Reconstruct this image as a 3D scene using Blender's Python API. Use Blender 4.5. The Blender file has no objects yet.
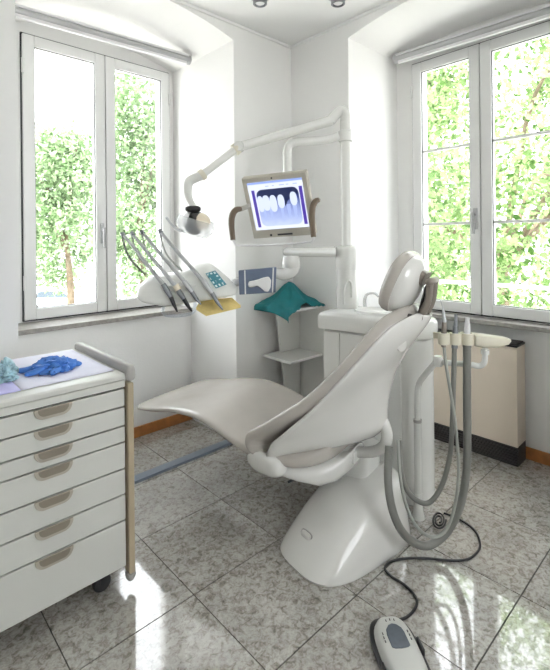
import bpy, math, random
import numpy as np
from mathutils import Matrix, Vector
random.seed(7); RNG = np.random.default_rng(7)
scene = bpy.context.scene
COL = scene.collection

# ---------------------------------------------------------------- camera (level, rising-front lens)
H, F, CX, HY, ROLL = 1.35, 442.0, 275.0, 239.0, 0.0095
AX = math.atan2(470, 442)                      # room X axis lies this far right of the view direction
SX, CXA = math.sin(AX), math.cos(AX)
cam = bpy.data.cameras.new('camera'); camo = bpy.data.objects.new('camera', cam); COL.objects.link(camo)
cam.sensor_fit = 'VERTICAL'; cam.sensor_height = 24.0; cam.lens = F / 670 * 24.0
cam.shift_y = -(335 - HY) / 670.0; cam.clip_end = 300
camo.matrix_world = (Matrix.Translation((0, 0, H)) @ Matrix.Rotation(-math.atan2(CXA, SX), 4, 'Z')
                     @ Matrix.Rotation(math.pi/2, 4, 'X') @ Matrix.Rotation(-ROLL, 4, 'Z'))
scene.camera = camo

# ---------------------------------------------------------------- sky, sun, exposure
world = bpy.data.worlds.new('world'); scene.world = world; world.use_nodes = True
wn = world.node_tree.nodes; wb = wn['Background']
wb.inputs['Color'].default_value = (0.93, 0.97, 1.0, 1); wb.inputs['Strength'].default_value = 2.3
sun = bpy.data.lights.new('sun', 'SUN'); sun.energy = 4.5; sun.angle = math.radians(3); sun.color = (1, .97, .9)
suno = bpy.data.objects.new('sun', sun); COL.objects.link(suno)
suno.rotation_euler = Vector((0.62, 0.35, -1.0)).to_track_quat('-Z', 'Y').to_euler()
vs = scene.view_settings
scene.display_settings.display_device = 'sRGB'
vs.view_transform = 'Standard'; vs.look = 'None'; vs.exposure = 1.66; vs.gamma = 1.0; vs.use_curve_mapping = False

# ---------------------------------------------------------------- pixel -> place helpers
def ray(px, py):
    x, y = px - CX, py - HY
    u, v = (x - ROLL*y)/F, (y + ROLL*x)/F
    return Vector((SX*u + CXA, -CXA*u + SX, -v))
def P(px, py, d): return Vector((0, 0, H)) + ray(px, py)*d
def FLR(px, py, z=0.0):
    r = ray(px, py); return Vector((0, 0, H)) + r*((z - H)/r.z)
RIGHT = Vector((SX, -CXA, 0)); FWD = Vector((CXA, SX, 0)); UP = Vector((0, 0, 1))
# chair frame: local y runs to the feet, local x to the patient's right
TH = math.radians(11.0); OC = Vector((1.62, 1.20, 0)); CT, ST = math.cos(TH), math.sin(TH)
def LW(x, y, z): return Vector((OC.x + CT*x - ST*y, OC.y + ST*x + CT*y, z))

# ---------------------------------------------------------------- materials
def mat(name, col, rough=0.5, metal=0.0, var=0.04, scale=6.0, bump=0.0, bscale=60.0, spec=0.5, coat=0.0, emit=None, estr=0.0):
    m = bpy.data.materials.new(name); m.use_nodes = True
    nt = m.node_tree; b = nt.nodes['Principled BSDF']
    b.inputs['Roughness'].default_value = rough; b.inputs['Metallic'].default_value = metal
    b.inputs['Specular IOR Level'].default_value = spec; b.inputs['Coat Weight'].default_value = coat
    tc = nt.nodes.new('ShaderNodeTexCoord'); nz = nt.nodes.new('ShaderNodeTexNoise')
    nz.inputs['Scale'].default_value = scale; nz.inputs['Detail'].default_value = 4
    nt.links.new(tc.outputs['Object'], nz.inputs['Vector'])
    cr = nt.nodes.new('ShaderNodeValToRGB'); cr.color_ramp.elements[0].position = .3; cr.color_ramp.elements[1].position = .7
    cr.color_ramp.elements[0].color = (*[max(0, c*(1 - var)) for c in col], 1)
    cr.color_ramp.elements[1].color = (*[min(1, c*(1 + var)) for c in col], 1)
    nt.links.new(nz.outputs['Fac'], cr.inputs['Fac']); nt.links.new(cr.outputs['Color'], b.inputs['Base Color'])
    if bump:
        n2 = nt.nodes.new('ShaderNodeTexNoise'); n2.inputs['Scale'].default_value = bscale; n2.inputs['Detail'].default_value = 3
        nt.links.new(tc.outputs['Object'], n2.inputs['Vector'])
        bp = nt.nodes.new('ShaderNodeBump'); bp.inputs['Strength'].default_value = bump; bp.inputs['Distance'].default_value = .01
        nt.links.new(n2.outputs['Fac'], bp.inputs['Height']); nt.links.new(bp.outputs['Normal'], b.inputs['Normal'])
    if emit:
        b.inputs['Emission Color'].default_value = (*emit, 1); b.inputs['Emission Strength'].default_value = estr
    return m
MT = dict(
    plaster=mat('wall_plaster', (.90, .895, .88), .7, var=.015, scale=2.5, bump=.06, bscale=90),
    ceiling=mat('ceiling_paint', (.90, .90, .89), .7, var=.01, scale=3),
    frame=mat('window_white', (.80, .80, .79), .35, var=.01),
    gasket=mat('black_rubber', (.03, .03, .035), .5),
    alu=mat('blind_aluminium', (.48, .48, .49), .35, .35, var=.03),
    aluw=mat('blind_white', (.80, .79, .80), .4, var=.02),
    sill=mat('sill_stone', (.36, .345, .32), .35, var=.18, scale=40),
    wood=mat('baseboard_wood', (.46, .19, .06), .4, var=.25, scale=14),
    grout=mat('grout', (.06, .058, .05), .8),
    strip=mat('cable_strip', (.25, .29, .35), .4, .2, var=.06),
    heater=mat('heater_cream', (.80, .70, .585), .4, var=.015),
    black=mat('black_plastic', (.025, .024, .026), .4),
    slat=mat('dark_slat', (.055, .05, .05), .45),
    lacquer=mat('unit_white', (.80, .80, .77), .22, var=.01, coat=.3),
    shell=mat('chair_shell_white', (.76, .75, .72), .18, var=.015, coat=.5),
    vinyl=mat('chair_vinyl', (.50, .465, .425), .27, var=.03, scale=9, bump=.02, bscale=180, coat=.45),
    taupe=mat('taupe_metal', (.27, .235, .205), .35, .25, var=.06),
    chrome=mat('chrome', (.72, .72, .73), .15, 1.0, var=.02),
    hose=mat('hose_grey', (.205, .205, .19), .45, var=.05),
    hosel=mat('hose_light', (.34, .35, .32), .45, var=.05),
    cable=mat('cable_black', (.015, .015, .017), .4),
    ivory=mat('ivory_plastic', (.72, .68, .56), .35, var=.03),
    tray=mat('tray_white', (.78, .78, .74), .28, var=.02, coat=.3),
    steel=mat('brushed_steel', (.56, .57, .58), .3, .45, var=.05),
    steeld=mat('dark_steel', (.26, .27, .29), .35, .5, var=.06),
    cart=mat('cart_white', (.66, .66, .62), .35, var=.015),
    cartgrey=mat('cart_rail_grey', (.43, .415, .40), .4, var=.05),
    tan=mat('cart_tan', (.47, .39, .27), .45, var=.06),
    tanl=mat('handle_tan', (.46, .415, .345), .45, var=.05),
    tanshade=mat('handle_tan_shaded', (.25, .215, .17), .55, var=.05),
    gap=mat('dark_gap', (.03, .03, .03), .7),
    paper=mat('paper_lilac', (.60, .58, .93), .75, var=.02, scale=12, bump=.05, bscale=200),
    paperw=mat('paper_white', (.82, .82, .95), .75, var=.02, scale=12, bump=.05, bscale=200),
    glove=mat('nitrile_blue', (.08, .24, .68), .45, var=.10, scale=20),
    wrap=mat('crinkled_wrap', (.45, .66, .73), .3, var=.3, scale=30),
    teal=mat('teal_cloth', (.008, .18, .20), .75, var=.15, scale=12, bump=.25, bscale=220),
    yellow=mat('yellow_pad', (.88, .70, .28), .7, var=.1, scale=15, bump=.1),
    glovebox=mat('glove_box_blue', (.15, .19, .28), .5, var=.08, scale=18),
    white=mat('soft_white', (.85, .85, .85), .6, var=.02),
    bezel=mat('monitor_bezel', (.50, .47, .40), .4, var=.02),
    brown=mat('brown_grip', (.16, .115, .075), .45, var=.06),
    pedal=mat('pedal_grey', (.62, .62, .59), .35, var=.03),
    padd=mat('pedal_pad', (.12, .14, .17), .5, var=.1, scale=60),
    scr=mat('screen_white', (.05, .05, .05), .3, emit=(.80, .85, 1.0), estr=0.360),
    scrblue=mat('screen_toolbar', (.05, .05, .05), .3, emit=(.30, .44, .95), estr=0.320),
    scrpur=mat('screen_purple', (.03, .03, .03), .3, emit=(.10, .05, .48), estr=0.280),
    scrgap=mat('screen_dark_tissue', (.02, .02, .02), .3, emit=(.010, .02, .09), estr=0.320),
    tooth=mat('screen_tooth', (.05, .05, .05), .3, emit=(.70, .78, 1.0), estr=0.360),
    root=mat('screen_root', (.05, .05, .05), .3, emit=(.42, .52, .90), estr=0.340),
    teals=mat('keypad_teal', (.05, .20, .25), .3, emit=(.05, .30, .36), estr=.05),
    keyw=mat('keypad_key', (.72, .80, .80), .4),
    amber=mat('lamp_reflector', (.86, .76, .60), .25, var=.04),
    bark=mat('bark', (.16, .12, .08), .9, var=.3, scale=8),
    road=mat('road', (.62, .61, .58), .9, var=.08, scale=.5),
    carp=mat('car_paint', (.55, .64, .70), .3, .2),
    carg=mat('car_glass', (.05, .07, .09), .1),
)
def leafmat(name, c1, c2):
    m = bpy.data.materials.new(name); m.use_nodes = True; nt = m.node_tree
    nt.nodes.remove(nt.nodes['Principled BSDF']); out = nt.nodes['Material Output']
    g = nt.nodes.new('ShaderNodeNewGeometry'); cr = nt.nodes.new('ShaderNodeValToRGB')
    cr.color_ramp.elements[0].color = (*c1, 1); cr.color_ramp.elements[1].color = (*c2, 1)
    nt.links.new(g.outputs['Random Per Island'], cr.inputs['Fac'])
    d = nt.nodes.new('ShaderNodeBsdfDiffuse'); t = nt.nodes.new('ShaderNodeBsdfTranslucent'); mx = nt.nodes.new('ShaderNodeMixShader')
    mx.inputs[0].default_value = .45
    nt.links.new(cr.outputs['Color'], d.inputs['Color']); nt.links.new(cr.outputs['Color'], t.inputs['Color'])
    nt.links.new(d.outputs[0], mx.inputs[1]); nt.links.new(t.outputs[0], mx.inputs[2]); nt.links.new(mx.outputs[0], out.inputs['Surface'])
    return m
MT['leafr'] = leafmat('leaf_bright', (.045, .11, .02), (.40, .53, .25))
MT['leafl'] = leafmat('leaf_left', (.14, .24, .10), (.46, .57, .37))
def glassmat(name, tint=(1, 1, 1), gl=.06, rough=0.0):
    m = bpy.data.materials.new(name); m.use_nodes = True; nt = m.node_tree
    nt.nodes.remove(nt.nodes['Principled BSDF']); out = nt.nodes['Material Output']
    t = nt.nodes.new('ShaderNodeBsdfTransparent'); t.inputs[0].default_value = (*tint, 1)
    g = nt.nodes.new('ShaderNodeBsdfGlossy'); g.inputs['Roughness'].default_value = rough
    mx = nt.nodes.new('ShaderNodeMixShader'); mx.inputs[0].default_value = gl
    nt.links.new(t.outputs[0], mx.inputs[1]); nt.links.new(g.outputs[0], mx.inputs[2]); nt.links.new(mx.outputs[0], out.inputs['Surface'])
    return m
MT['glass'] = glassmat('window_glass'); MT['frost'] = mat('frosted_shield', (.88, .90, .93), .15, var=.01); MT['frost'].node_tree.nodes['Principled BSDF'].inputs['Alpha'].default_value = .32
MT['clear'] = glassmat('clear_plastic', (.93, .96, 1.0), .18, .08)

def tilemat():
    m = bpy.data.materials.new('granite_tile'); m.use_nodes = True; nt = m.node_tree; L = nt.links
    b = nt.nodes['Principled BSDF']; b.inputs['Roughness'].default_value = .12; b.inputs['Specular IOR Level'].default_value = .7; b.inputs['Coat Weight'].default_value = .8; b.inputs['Coat Roughness'].default_value = .015; b.inputs['Coat IOR'].default_value = 1.7
    g = nt.nodes.new('ShaderNodeNewGeometry'); oi = nt.nodes.new('ShaderNodeObjectInfo')
    vm = nt.nodes.new('ShaderNodeVectorMath'); vm.operation = 'SCALE'
    cx = nt.nodes.new('ShaderNodeCombineXYZ')
    mu = nt.nodes.new('ShaderNodeMath'); mu.operation = 'MULTIPLY'; mu.inputs[1].default_value = 13.0
    L.new(oi.outputs['Random'], mu.inputs[0]); L.new(mu.outputs[0], cx.inputs[2])
    ad = nt.nodes.new('ShaderNodeVectorMath'); ad.operation = 'ADD'
    L.new(g.outputs['Position'], ad.inputs[0]); L.new(cx.outputs[0], ad.inputs[1])
    n1 = nt.nodes.new('ShaderNodeTexNoise'); n1.inputs['Scale'].default_value = 40; n1.inputs['Detail'].default_value = 7; n1.inputs['Roughness'].default_value = .68; n1.inputs['Distortion'].default_value = .8
    n2 = nt.nodes.new('ShaderNodeTexNoise'); n2.inputs['Scale'].default_value = 5; n2.inputs['Detail'].default_value = 3
    n3 = nt.nodes.new('ShaderNodeTexNoise'); n3.inputs['Scale'].default_value = 130; n3.inputs['Detail'].default_value = 2
    for n in (n1, n2, n3): L.new(ad.outputs[0], n.inputs['Vector'])
    r1 = nt.nodes.new('ShaderNodeValToRGB'); e = r1.color_ramp.elements
    e[0].position = .33; e[0].color = (.175, .18, .15, 1); e[1].position = .52; e[1].color = (.475, .455, .42, 1)
    k = e.new(.415); k.color = (.315, .285, .25, 1)
    k = e.new(.68); k.color = (.56, .545, .515, 1)
    L.new(n1.outputs['Fac'], r1.inputs['Fac'])
    m1 = nt.nodes.new('ShaderNodeMixRGB'); m1.blend_type = 'OVERLAY'; m1.inputs[0].default_value = .35
    L.new(r1.outputs[0], m1.inputs[1]); L.new(n2.outputs['Fac'], m1.inputs[2])
    m2 = nt.nodes.new('ShaderNodeMixRGB'); m2.blend_type = 'OVERLAY'; m2.inputs[0].default_value = .35
    L.new(m1.outputs[0], m2.inputs[1]); L.new(n3.outputs['Fac'], m2.inputs[2]); L.new(m2.outputs[0], b.inputs['Base Color'])
    return m
MT['tile'] = tilemat()

def xraymat():
    m = bpy.data.materials.new('screen_xray'); m.use_nodes = True; nt = m.node_tree; L = nt.links
    b = nt.nodes['Principled BSDF']; b.inputs['Base Color'].default_value = (.03, .03, .03, 1)
    tc = nt.nodes.new('ShaderNodeTexCoord'); sp = nt.nodes.new('ShaderNodeSeparateXYZ'); L.new(tc.outputs['Generated'], sp.inputs[0])
    nz = nt.nodes.new('ShaderNodeTexNoise'); nz.inputs['Scale'].default_value = 7; L.new(tc.outputs['Generated'], nz.inputs['Vector'])
    ma = nt.nodes.new('ShaderNodeMath'); ma.operation = 'MULTIPLY_ADD'; ma.inputs[1].default_value = .25; L.new(nz.outputs['Fac'], ma.inputs[0]); L.new(sp.outputs['Z'], ma.inputs[2])
    cr = nt.nodes.new('ShaderNodeValToRGB'); e = cr.color_ramp.elements
    e[0].position = .15; e[0].color = (.60, .70, 1.0, 1); e[1].position = 1.0; e[1].color = (.012, .02, .10, 1)
    k = e.new(.55); k.color = (.34, .43, .80, 1); k = e.new(.85); k.color = (.05, .08, .28, 1)
    L.new(ma.outputs[0], cr.inputs['Fac']); L.new(cr.outputs[0], b.inputs['Emission Color']); b.inputs['Emission Strength'].default_value = .34
    return m
MT['xray'] = xraymat()

# ---------------------------------------------------------------- mesh helpers (all geometry is given in room coordinates)
class M:
    def __init__(s): s.v = []; s.f = []
    def add(s, vs, fs):
        o = len(s.v); s.v += [Vector(p) for p in vs]; s.f += [tuple(i + o for i in f) for f in fs]; return s
    def box(s, x0, x1, y0, y1, z0, z1, fn=None):
        c = [(x0,y0,z0),(x1,y0,z0),(x1,y1,z0),(x0,y1,z0),(x0,y0,z1),(x1,y0,z1),(x1,y1,z1),(x0,y1,z1)]
        if fn: c = [fn(*p) for p in c]
        return s.add(c, [(0,3,2,1),(4,5,6,7),(0,1,5,4),(1,2,6,5),(2,3,7,6),(3,0,4,7)])
    def obox(s, c, ax, ay, az, hx, hy, hz):
        return s.box(-hx, hx, -hy, hy, -hz, hz, lambda x, y, z: c + ax*x + ay*y + az*z)
    def loft(s, rings, cap=True, closed=True):
        n = len(rings[0]); vs = [p for r in rings for p in r]; fs = []
        for i in range(len(rings) - 1):
            for j in range(n if closed else n - 1):
                k = (j + 1) % n; fs.append((i*n + j, i*n + k, (i+1)*n + k, (i+1)*n + j))
        if cap: fs += [tuple(range(n))[::-1], tuple((len(rings)-1)*n + j for j in range(n))]
        return s.add(vs, fs)
    def tube(s, path, r, n=12, sub=6, flat=None):
        p = [Vector(q) for q in path]; rr = list(r) if isinstance(r, (list, tuple)) else [r]*len(p)
        if sub > 1 and len(p) > 2:
            q = []; qr = []
            for i in range(len(p) - 1):
                a, b, c, d = p[max(i-1, 0)], p[i], p[i+1], p[min(i+2, len(p)-1)]
                for k in range(sub):
                    t = k/sub
                    q.append(.5*((2*b) + (c - a)*t + (2*a - 5*b + 4*c - d)*t*t + (3*b - a - 3*c + d)*t**3)); qr.append(rr[i]*(1-t) + rr[i+1]*t)
            q.append(p[-1]); qr.append(rr[-1]); p, rr = q, qr
        up = None; rings = []
        for i, c in enumerate(p):
            t = (p[min(i+1, len(p)-1)] - p[max(i-1, 0)]).normalized()
            if up is None: up = Vector((0, 0, 1)) if abs(t.z) < .9 else Vector((1, 0, 0))
            a = t.cross(up).normalized(); b = a.cross(t).normalized(); up = b
            fa = flat if flat else 1.0
            rings.append([c + (a*math.cos(w)*fa + b*math.sin(w))*rr[i] for w in [2*math.pi*k/n for k in range(n)]])
        return s.loft(rings)
    def lathe(s, prof, c, axis=UP, n=24, cap=True):
        axis = Vector(axis).normalized(); a = axis.orthogonal().normalized(); b = axis.cross(a); c = Vector(c)
        return s.loft([[c + axis*z + (a*math.cos(w) + b*math.sin(w))*max(r, 1e-4) for w in [2*math.pi*k/n for k in range(n)]] for r, z in prof], cap)
    def prism(s, poly, a, b):
        n = len(poly); return s.loft([[Vector(p) + a for p in poly], [Vector(p) + b for p in poly]])
    def xf(s, fn): s.v = [Vector(fn(*p)) for p in s.v]; return s
ROOT = {}
def finish(o, label=None, cat=None, group=None, kind=None):
    if label: o['label'] = label
    if cat: o['category'] = cat
    if group: o['group'] = group
    if kind: o['kind'] = kind
    return o
def thing(name, label, cat, loc, group=None, kind=None):
    o = bpy.data.objects.new(name, None); COL.objects.link(o); o.location = loc; o.empty_display_size = .05
    ROOT[o] = Vector(loc); return finish(o, label, cat, group, kind)
def base(o):
    while o.parent: o = o.parent
    return ROOT[o]
def ob(name, m, material, parent=None, smooth=False, bevel=0.0, origin=None, label=None, seg=2):
    off = base(parent) if parent else Vector(origin if origin is not None else (0, 0, 0))
    me = bpy.data.meshes.new(name); me.from_pydata([p - off for p in m.v], [], m.f); me.update()
    import bmesh
    bm = bmesh.new(); bm.from_mesh(me); bmesh.ops.recalc_face_normals(bm, faces=bm.faces); bm.to_mesh(me); bm.free()
    me.materials.append(MT[material])
    if smooth: me.polygons.foreach_set('use_smooth', [True]*len(me.polygons))
    o = bpy.data.objects.new(name, me); COL.objects.link(o)
    if parent: o.parent = parent
    else: o.location = off; ROOT[o] = off
    if bevel:
        bv = o.modifiers.new('bevel', 'BEVEL'); bv.width = bevel; bv.segments = seg; bv.limit_method = 'ANGLE'; bv.angle_limit = math.radians(40)
        me.polygons.foreach_set('use_smooth', [True]*len(me.polygons))
        bv.harden_normals = True
    elif smooth:
        es = o.modifiers.new('split', 'EDGE_SPLIT'); es.split_angle = math.radians(50)
    if label: o['label'] = label
    return o
def sgn(v, e): return math.copysign(abs(v)**e, v)
def sering(c, a, b, ha, hb, n=2.6, N=32):
    return [c + a*(ha*sgn(math.cos(w), 2/n)) + b*(hb*sgn(math.sin(w), 2/n)) for w in [2*math.pi*(k+.5)/N for k in range(N)]]
def sell(c, a, b, d, ha, hb, hd, n=2.4, N=28, R=14):
    rings = []
    for i in range(R + 1):
        t = -math.pi/2 + math.pi*i/R; s = max(abs(math.cos(t))**(2/n), .002)
        rings.append(sering(c + d*(hd*sgn(math.sin(t), 2/n)), a, b, ha*s, hb*s, n, N))
    return rings

# ================================================================ THE ROOM
ZC = 2.79
XF, YF = 2.365, 2.32                    # faces of the right and left walls
WX0, WY0 = -1.6, -1.6                   # how far the walls and floor run behind the camera
def niche_wall(name, n0, n1, w0, w1, face, back, apron, hole, spring, crown, fn):
    m = M(); q = lambda *p: m.add([fn(*k) for k in p], [(0, 1, 2, 3)])
    hx0, hx1, hz0, hz1 = hole
    q((w0, face, 0), (n0, face, 0), (n0, face, ZC), (w0, face, ZC)); q((n1, face, 0), (w1, face, 0), (w1, face, ZC), (n1, face, ZC))
    N = 24; xs = [n0 + (n1-n0)*i/N for i in range(N+1)]
    arc = lambda x: spring + (crown - spring)*(1 - ((x - (n0+n1)/2)/((n1-n0)/2))**2)
    for a, b in zip(xs[:-1], xs[1:]):
        q((a, face, arc(a)), (b, face, arc(b)), (b, face, ZC), (a, face, ZC))
        q((a, face, arc(a)), (b, face, arc(b)), (b, back, arc(b)), (a, back, arc(a)))
        q((a, back, hz1), (b, back, hz1), (b, back, arc(b)), (a, back, arc(a)))
    for x in (n0, n1): q((x, face, 0), (x, back, 0), (x, back, spring), (x, face, spring))
    q((n0, back, 0), (hx0, back, 0), (hx0, back, hz1), (n0, back, hz1)); q((hx1, back, 0), (n1, back, 0), (n1, back, hz1), (hx1, back, hz1))
    q((n0, apron, 0), (n1, apron, 0), (n1, apron, hz0), (n0, apron, hz0))
    q((n0, apron, hz0), (n1, apron, hz0), (n1, back, hz0), (n0, back, hz0))
    # outer reveal of the opening
    o = back + .22
    for x in (hx0, hx1): q((x, back, hz0), (x, o, hz0), (x, o, hz1), (x, back, hz1))
    for z in (hz0, hz1): q((hx0, back, z), (hx1, back, z), (hx1, o, z), (hx0, o, z))
    return finish(ob(name, m, 'plaster'), kind='structure')
NL0, NL1, YA, YB = .536, 1.82, 2.87, 3.10
NR0, NR1, XA, XB = .56, 1.79, 2.955, 2.96
WL = (.73, 1.785, .84, 2.665); WR = (.685, 1.665, .83, 2.62)
mapL = lambda a, b, z: (a, b, z)
mapR = lambda a, b, z: (b, a, z)
niche_wall('wall_left', NL0, NL1, WX0, XF, YF, YB, YA, WL, 2.675, 2.772, mapL)
niche_wall('wall_right', NR0, NR1, WY0, YF, XF, XB, XA, WR, 2.675, 2.755, mapR)
finish(ob('ceiling', M().box(WX0, 3.3, WY0, 3.4, ZC, ZC + .06), 'ceiling'), kind='structure')
BW = (.0, 1.5, .85, 2.55)             # opening for an unseen window, added behind the camera for fill light
wbk = M()
for x0, x1, z0, z1 in ((WX0 - .06, BW[0], 0, ZC), (BW[1], 3.3, 0, ZC), (BW[0], BW[1], 0, BW[2]), (BW[0], BW[1], BW[3], ZC)): wbk.box(x0, x1, WY0 - .06, WY0, z0, z1)
finish(ob('wall_back', wbk, 'plaster'), kind='structure')
w3 = thing('fill_window', None, None, ((BW[0] + BW[1])/2, WY0, BW[2]), kind='structure')  # added out of view to let in fill daylight
wf = M()
for x0, x1, z0, z1 in ((BW[0], BW[0] + .07, BW[2], BW[3]), (BW[1] - .07, BW[1], BW[2], BW[3]), (.715, .785, BW[2], BW[3]), (BW[0], BW[1], BW[2], BW[2] + .07), (BW[0], BW[1], BW[3] - .07, BW[3])): wf.box(x0, x1, WY0 - .05, WY0 + .01, z0, z1)
ob('window_frame', wf, 'frame', w3)
for x0, x1 in ((BW[0] + .07, .715), (.785, BW[1] - .07)): ob('pane', M().box(x0, x1, WY0 - .03, WY0 - .025, BW[2] + .07, BW[3] - .07), 'glass', w3)
finish(ob('wall_side', M().box(WX0 - .06, WX0, WY0, 3.3, 0, ZC), 'plaster'), kind='structure')
fl = finish(ob('floor', M().box(WX0, XB, WY0, YB, -.06, -.003), 'grout'), kind='structure')
TX, TY, GX, GY = .468*1.0, .4295, .931*.985, .586
def tiles():
    cache = {}; TX = .4435
    for i in range(-6, 5):
        for j in range(-6, 7):
            x0, y0 = GX + i*TX, GY + j*TY; x1, y1 = x0 + TX, y0 + TY
            x0, y0, x1, y1 = max(x0, WX0), max(y0, WY0), min(x1, XA), min(y1, YA)
            if x1 - x0 < .02 or y1 - y0 < .02: continue
            if x0 > XF + .01 and y0 > NR1: continue
            if y0 > YF + .01 and (x0 > NL1 or x1 < NL0): continue
            if x0 > XF and y1 < NR0: continue
            k = (round(x1-x0, 3), round(y1-y0, 3))
            if k not in cache:
                g = .0022; m = M().box(g, k[0]-g, g, k[1]-g, -.0028, 0)
                me = bpy.data.meshes.new('floor_tile'); me.from_pydata(m.v, [], m.f); me.materials.append(MT['tile']); cache[k] = me
            o = bpy.data.objects.new('tile', cache[k]); COL.objects.link(o); o.parent = fl; o.location = (x0, y0, 0)
tiles()
# baseboards
finish(ob('baseboard_left', M().box(NL0, NL1, YA - .014, YA, 0, .072).box(NL1, XF - .016, YF - .014, YF, 0, .072).box(WX0, NL0, YF - .014, YF, 0, .072), 'wood', bevel=.003), kind='structure')
finish(ob('baseboard_right', M().box(XA - .014, XA, NR0, NR1, 0, .072).box(XF - .014, XF, NR1, YF, 0, .072).box(XF - .014, XF, WY0, NR0, 0, .072), 'wood', bevel=.003), kind='structure')
# thin bead where walls meet the ceiling
finish(ob('trim_1', M().box(WX0, XF - .012, YF - .012, YF, ZC - .02, ZC), 'ceiling', bevel=.004), kind='structure')
finish(ob('trim_2', M().box(XF - .012, XF, WY0, YF, ZC - .02, ZC), 'ceiling', bevel=.004), kind='structure')

def window(name, hole, plane, fn, mid, bars, hz_handle, hinge_side, sillr):
    x0, x1, z0, z1 = hole
    base_pt = Vector(fn((x0+x1)/2, plane, z0))
    w = thing(name, None, None, base_pt, kind='structure')
    fw, p0 = .028, plane
    fr = M()
    for a, b, c, d in ((x0, x0+fw, z0, z1), (x1-fw, x1, z0, z1), (x0+fw, x1-fw, z0, z0+fw), (x0+fw, x1-fw, z1-fw, z1)):
        fr.box(a, b, p0 - .01, p0 + .07, c, d, fn)
    ob('window_frame', fr, 'frame', w, bevel=.003)
    sl = M()
    for a, b, c, d in ((x0+.006, x0+.022, z0+.01, z1-.01), (x1-.022, x1-.006, z0+.01, z1-.01), (mid-.012, mid+.012, z0+.02, z1-.02), (x0+.01, x1-.01, z0+.006, z0+.022), (x0+.01, x1-.01, z1-.022, z1-.006)):
        sl.box(a, b, p0 - .012, p0 - .0102, c, d, fn)
    ob('seal', sl, 'gasket', w)
    for k, (a, b) in enumerate(((x0+.016, mid-.0025), (mid+.0025, x1-.016))):
        c, d = z0 + .016, z1 - .016; sw = .068; q0, q1 = p0 - .032, p0 + .03
        s = M()
        for e, f, g, h in ((a, a+sw, c, d), (b-sw, b, c, d), (a+sw, b-sw, c, c+sw), (a+sw, b-sw, d-sw, d)):
            s.box(e, f, q0, q1, g, h, fn)
        so = ob('sash', s, 'frame', w, bevel=.005)
        bead = M()
        i0, i1, j0, j1 = a+sw, b-sw, c+sw, d-sw; t = .004
        for e, f, g, h in ((i0, i0+t, j0, j1), (i1-t, i1, j0, j1), (i0, i1, j0, j0+t), (i0, i1, j1-t, j1)):
            bead.box(e, f, q0 + .012, q0 + .02, g, h, fn)
        ob('gasket', bead, 'gasket', so)
        zs = [j0] + bars + [j1]
        for u, v in zip(zs[:-1], zs[1:]):
            ob('pane', M().box(i0, i1, p0 - .002, p0 + .004, u, v, fn), 'glass', so)
        for zb in bars:
            ob('glazing_bar', M().box(i0, i1, p0 - .014, p0 + .012, zb - .009, zb + .009, fn), 'frame', so, bevel=.002)
        hx = a if k == 0 else b
        for zh in (z0 + .25, z1 - .22):
            ob('hinge', M().lathe([(.0, -.045), (.009, -.045), (.009, .045), (.0, .045)], fn(hx, q0 - .006, zh), n=10), 'frame', so, smooth=True)
        if k == hinge_side:
            hx = b - .03 if k == 0 else a + .03
            if k == 0: pass
            hd = M().box(hx-.014, hx+.014, q0-.01, q0, hz_handle-.07, hz_handle+.07, fn).box(hx-.009, hx+.009, q0-.04, q0-.01, hz_handle+.015, hz_handle+.035, fn).box(hx-.01, hx+.01, q0-.052, q0-.036, hz_handle-.10, hz_handle+.04, fn)
            ob('handle', hd, 'alu', so, bevel=.004)
    a0, a1, b0, b1 = sillr
    ob('window_sill', M().box(a0, a1, b0, b1, z0 - .028, z0 + .001, fn), 'sill', w, bevel=.004)
    return w
window('window_1', WL, YB, mapL, 1.265, [], 1.40, 0, (NL0 + .003, NL1 - .003, YA - .03, YB + .0))
window('window_2', WR, XB, mapR, 1.17, [1.445, 1.965], 1.47, 1, (NR0 + .003, NR1 - .003, XA - .12, XB + .0))

# outdoor rail in front of the second window
ob_r = thing('window_rail', 'white horizontal guard rail outside the window with glazing bars', 'rail', (3.14, 1.17, 1.03))
ob('rail_bar', M().tube([(3.14, WR[0] + .004, 1.025), (3.14, WR[1] - .004, 1.025)], .014, 10, 1), 'frame', ob_r, smooth=True)
for y in (WR[0] + .001, WR[1] - .013): ob('bracket', M().box(3.12, 3.16, y, y + .012, 1.0, 1.05), 'frame', ob_r)

# roller blinds
def blind(label, c0, c1, fn_up):
    a, b = Vector(c0), Vector(c1); d = (b - a).normalized(); n = d.cross(UP).normalized()
    t = thing('roller_blind', label, 'blind', a)
    ob('cassette', M().tube([a, b], .030, 20, 1), 'alu', t, smooth=True)
    ob('fabric_roll', M().obox((a+b)/2 - UP*.030 + n*.012, d, n, UP, (b-a).length/2 - .02, .012, .010), 'aluw', t, bevel=.004)
    ob('top_rail', M().obox((a+b)/2 + UP*.020 + n*.020, d, n, UP, (b-a).length/2 - .01, .018, .006), 'aluw', t, bevel=.003)
    for p, s in ((a, -1), (b, 1)):
        ob('end_cap', M().tube([p, p + d*s*.012], .034, 20, 1), 'alu', t, smooth=True)
        ob('bracket', M().obox(p - d*s*.05 + UP*.031, d, n, UP, .012, .014, .004), 'alu', t)
blind('white roller blind rolled up above the window beside the tool cart', (NL0 + .02, 2.76, 2.625), (NL1 - .075, 2.76, 2.655), 1)
blind('white roller blind rolled up above the window over the heater', (2.85, 1.722, 2.645), (2.85, NR0 + .04, 2.618), 1)

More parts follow.
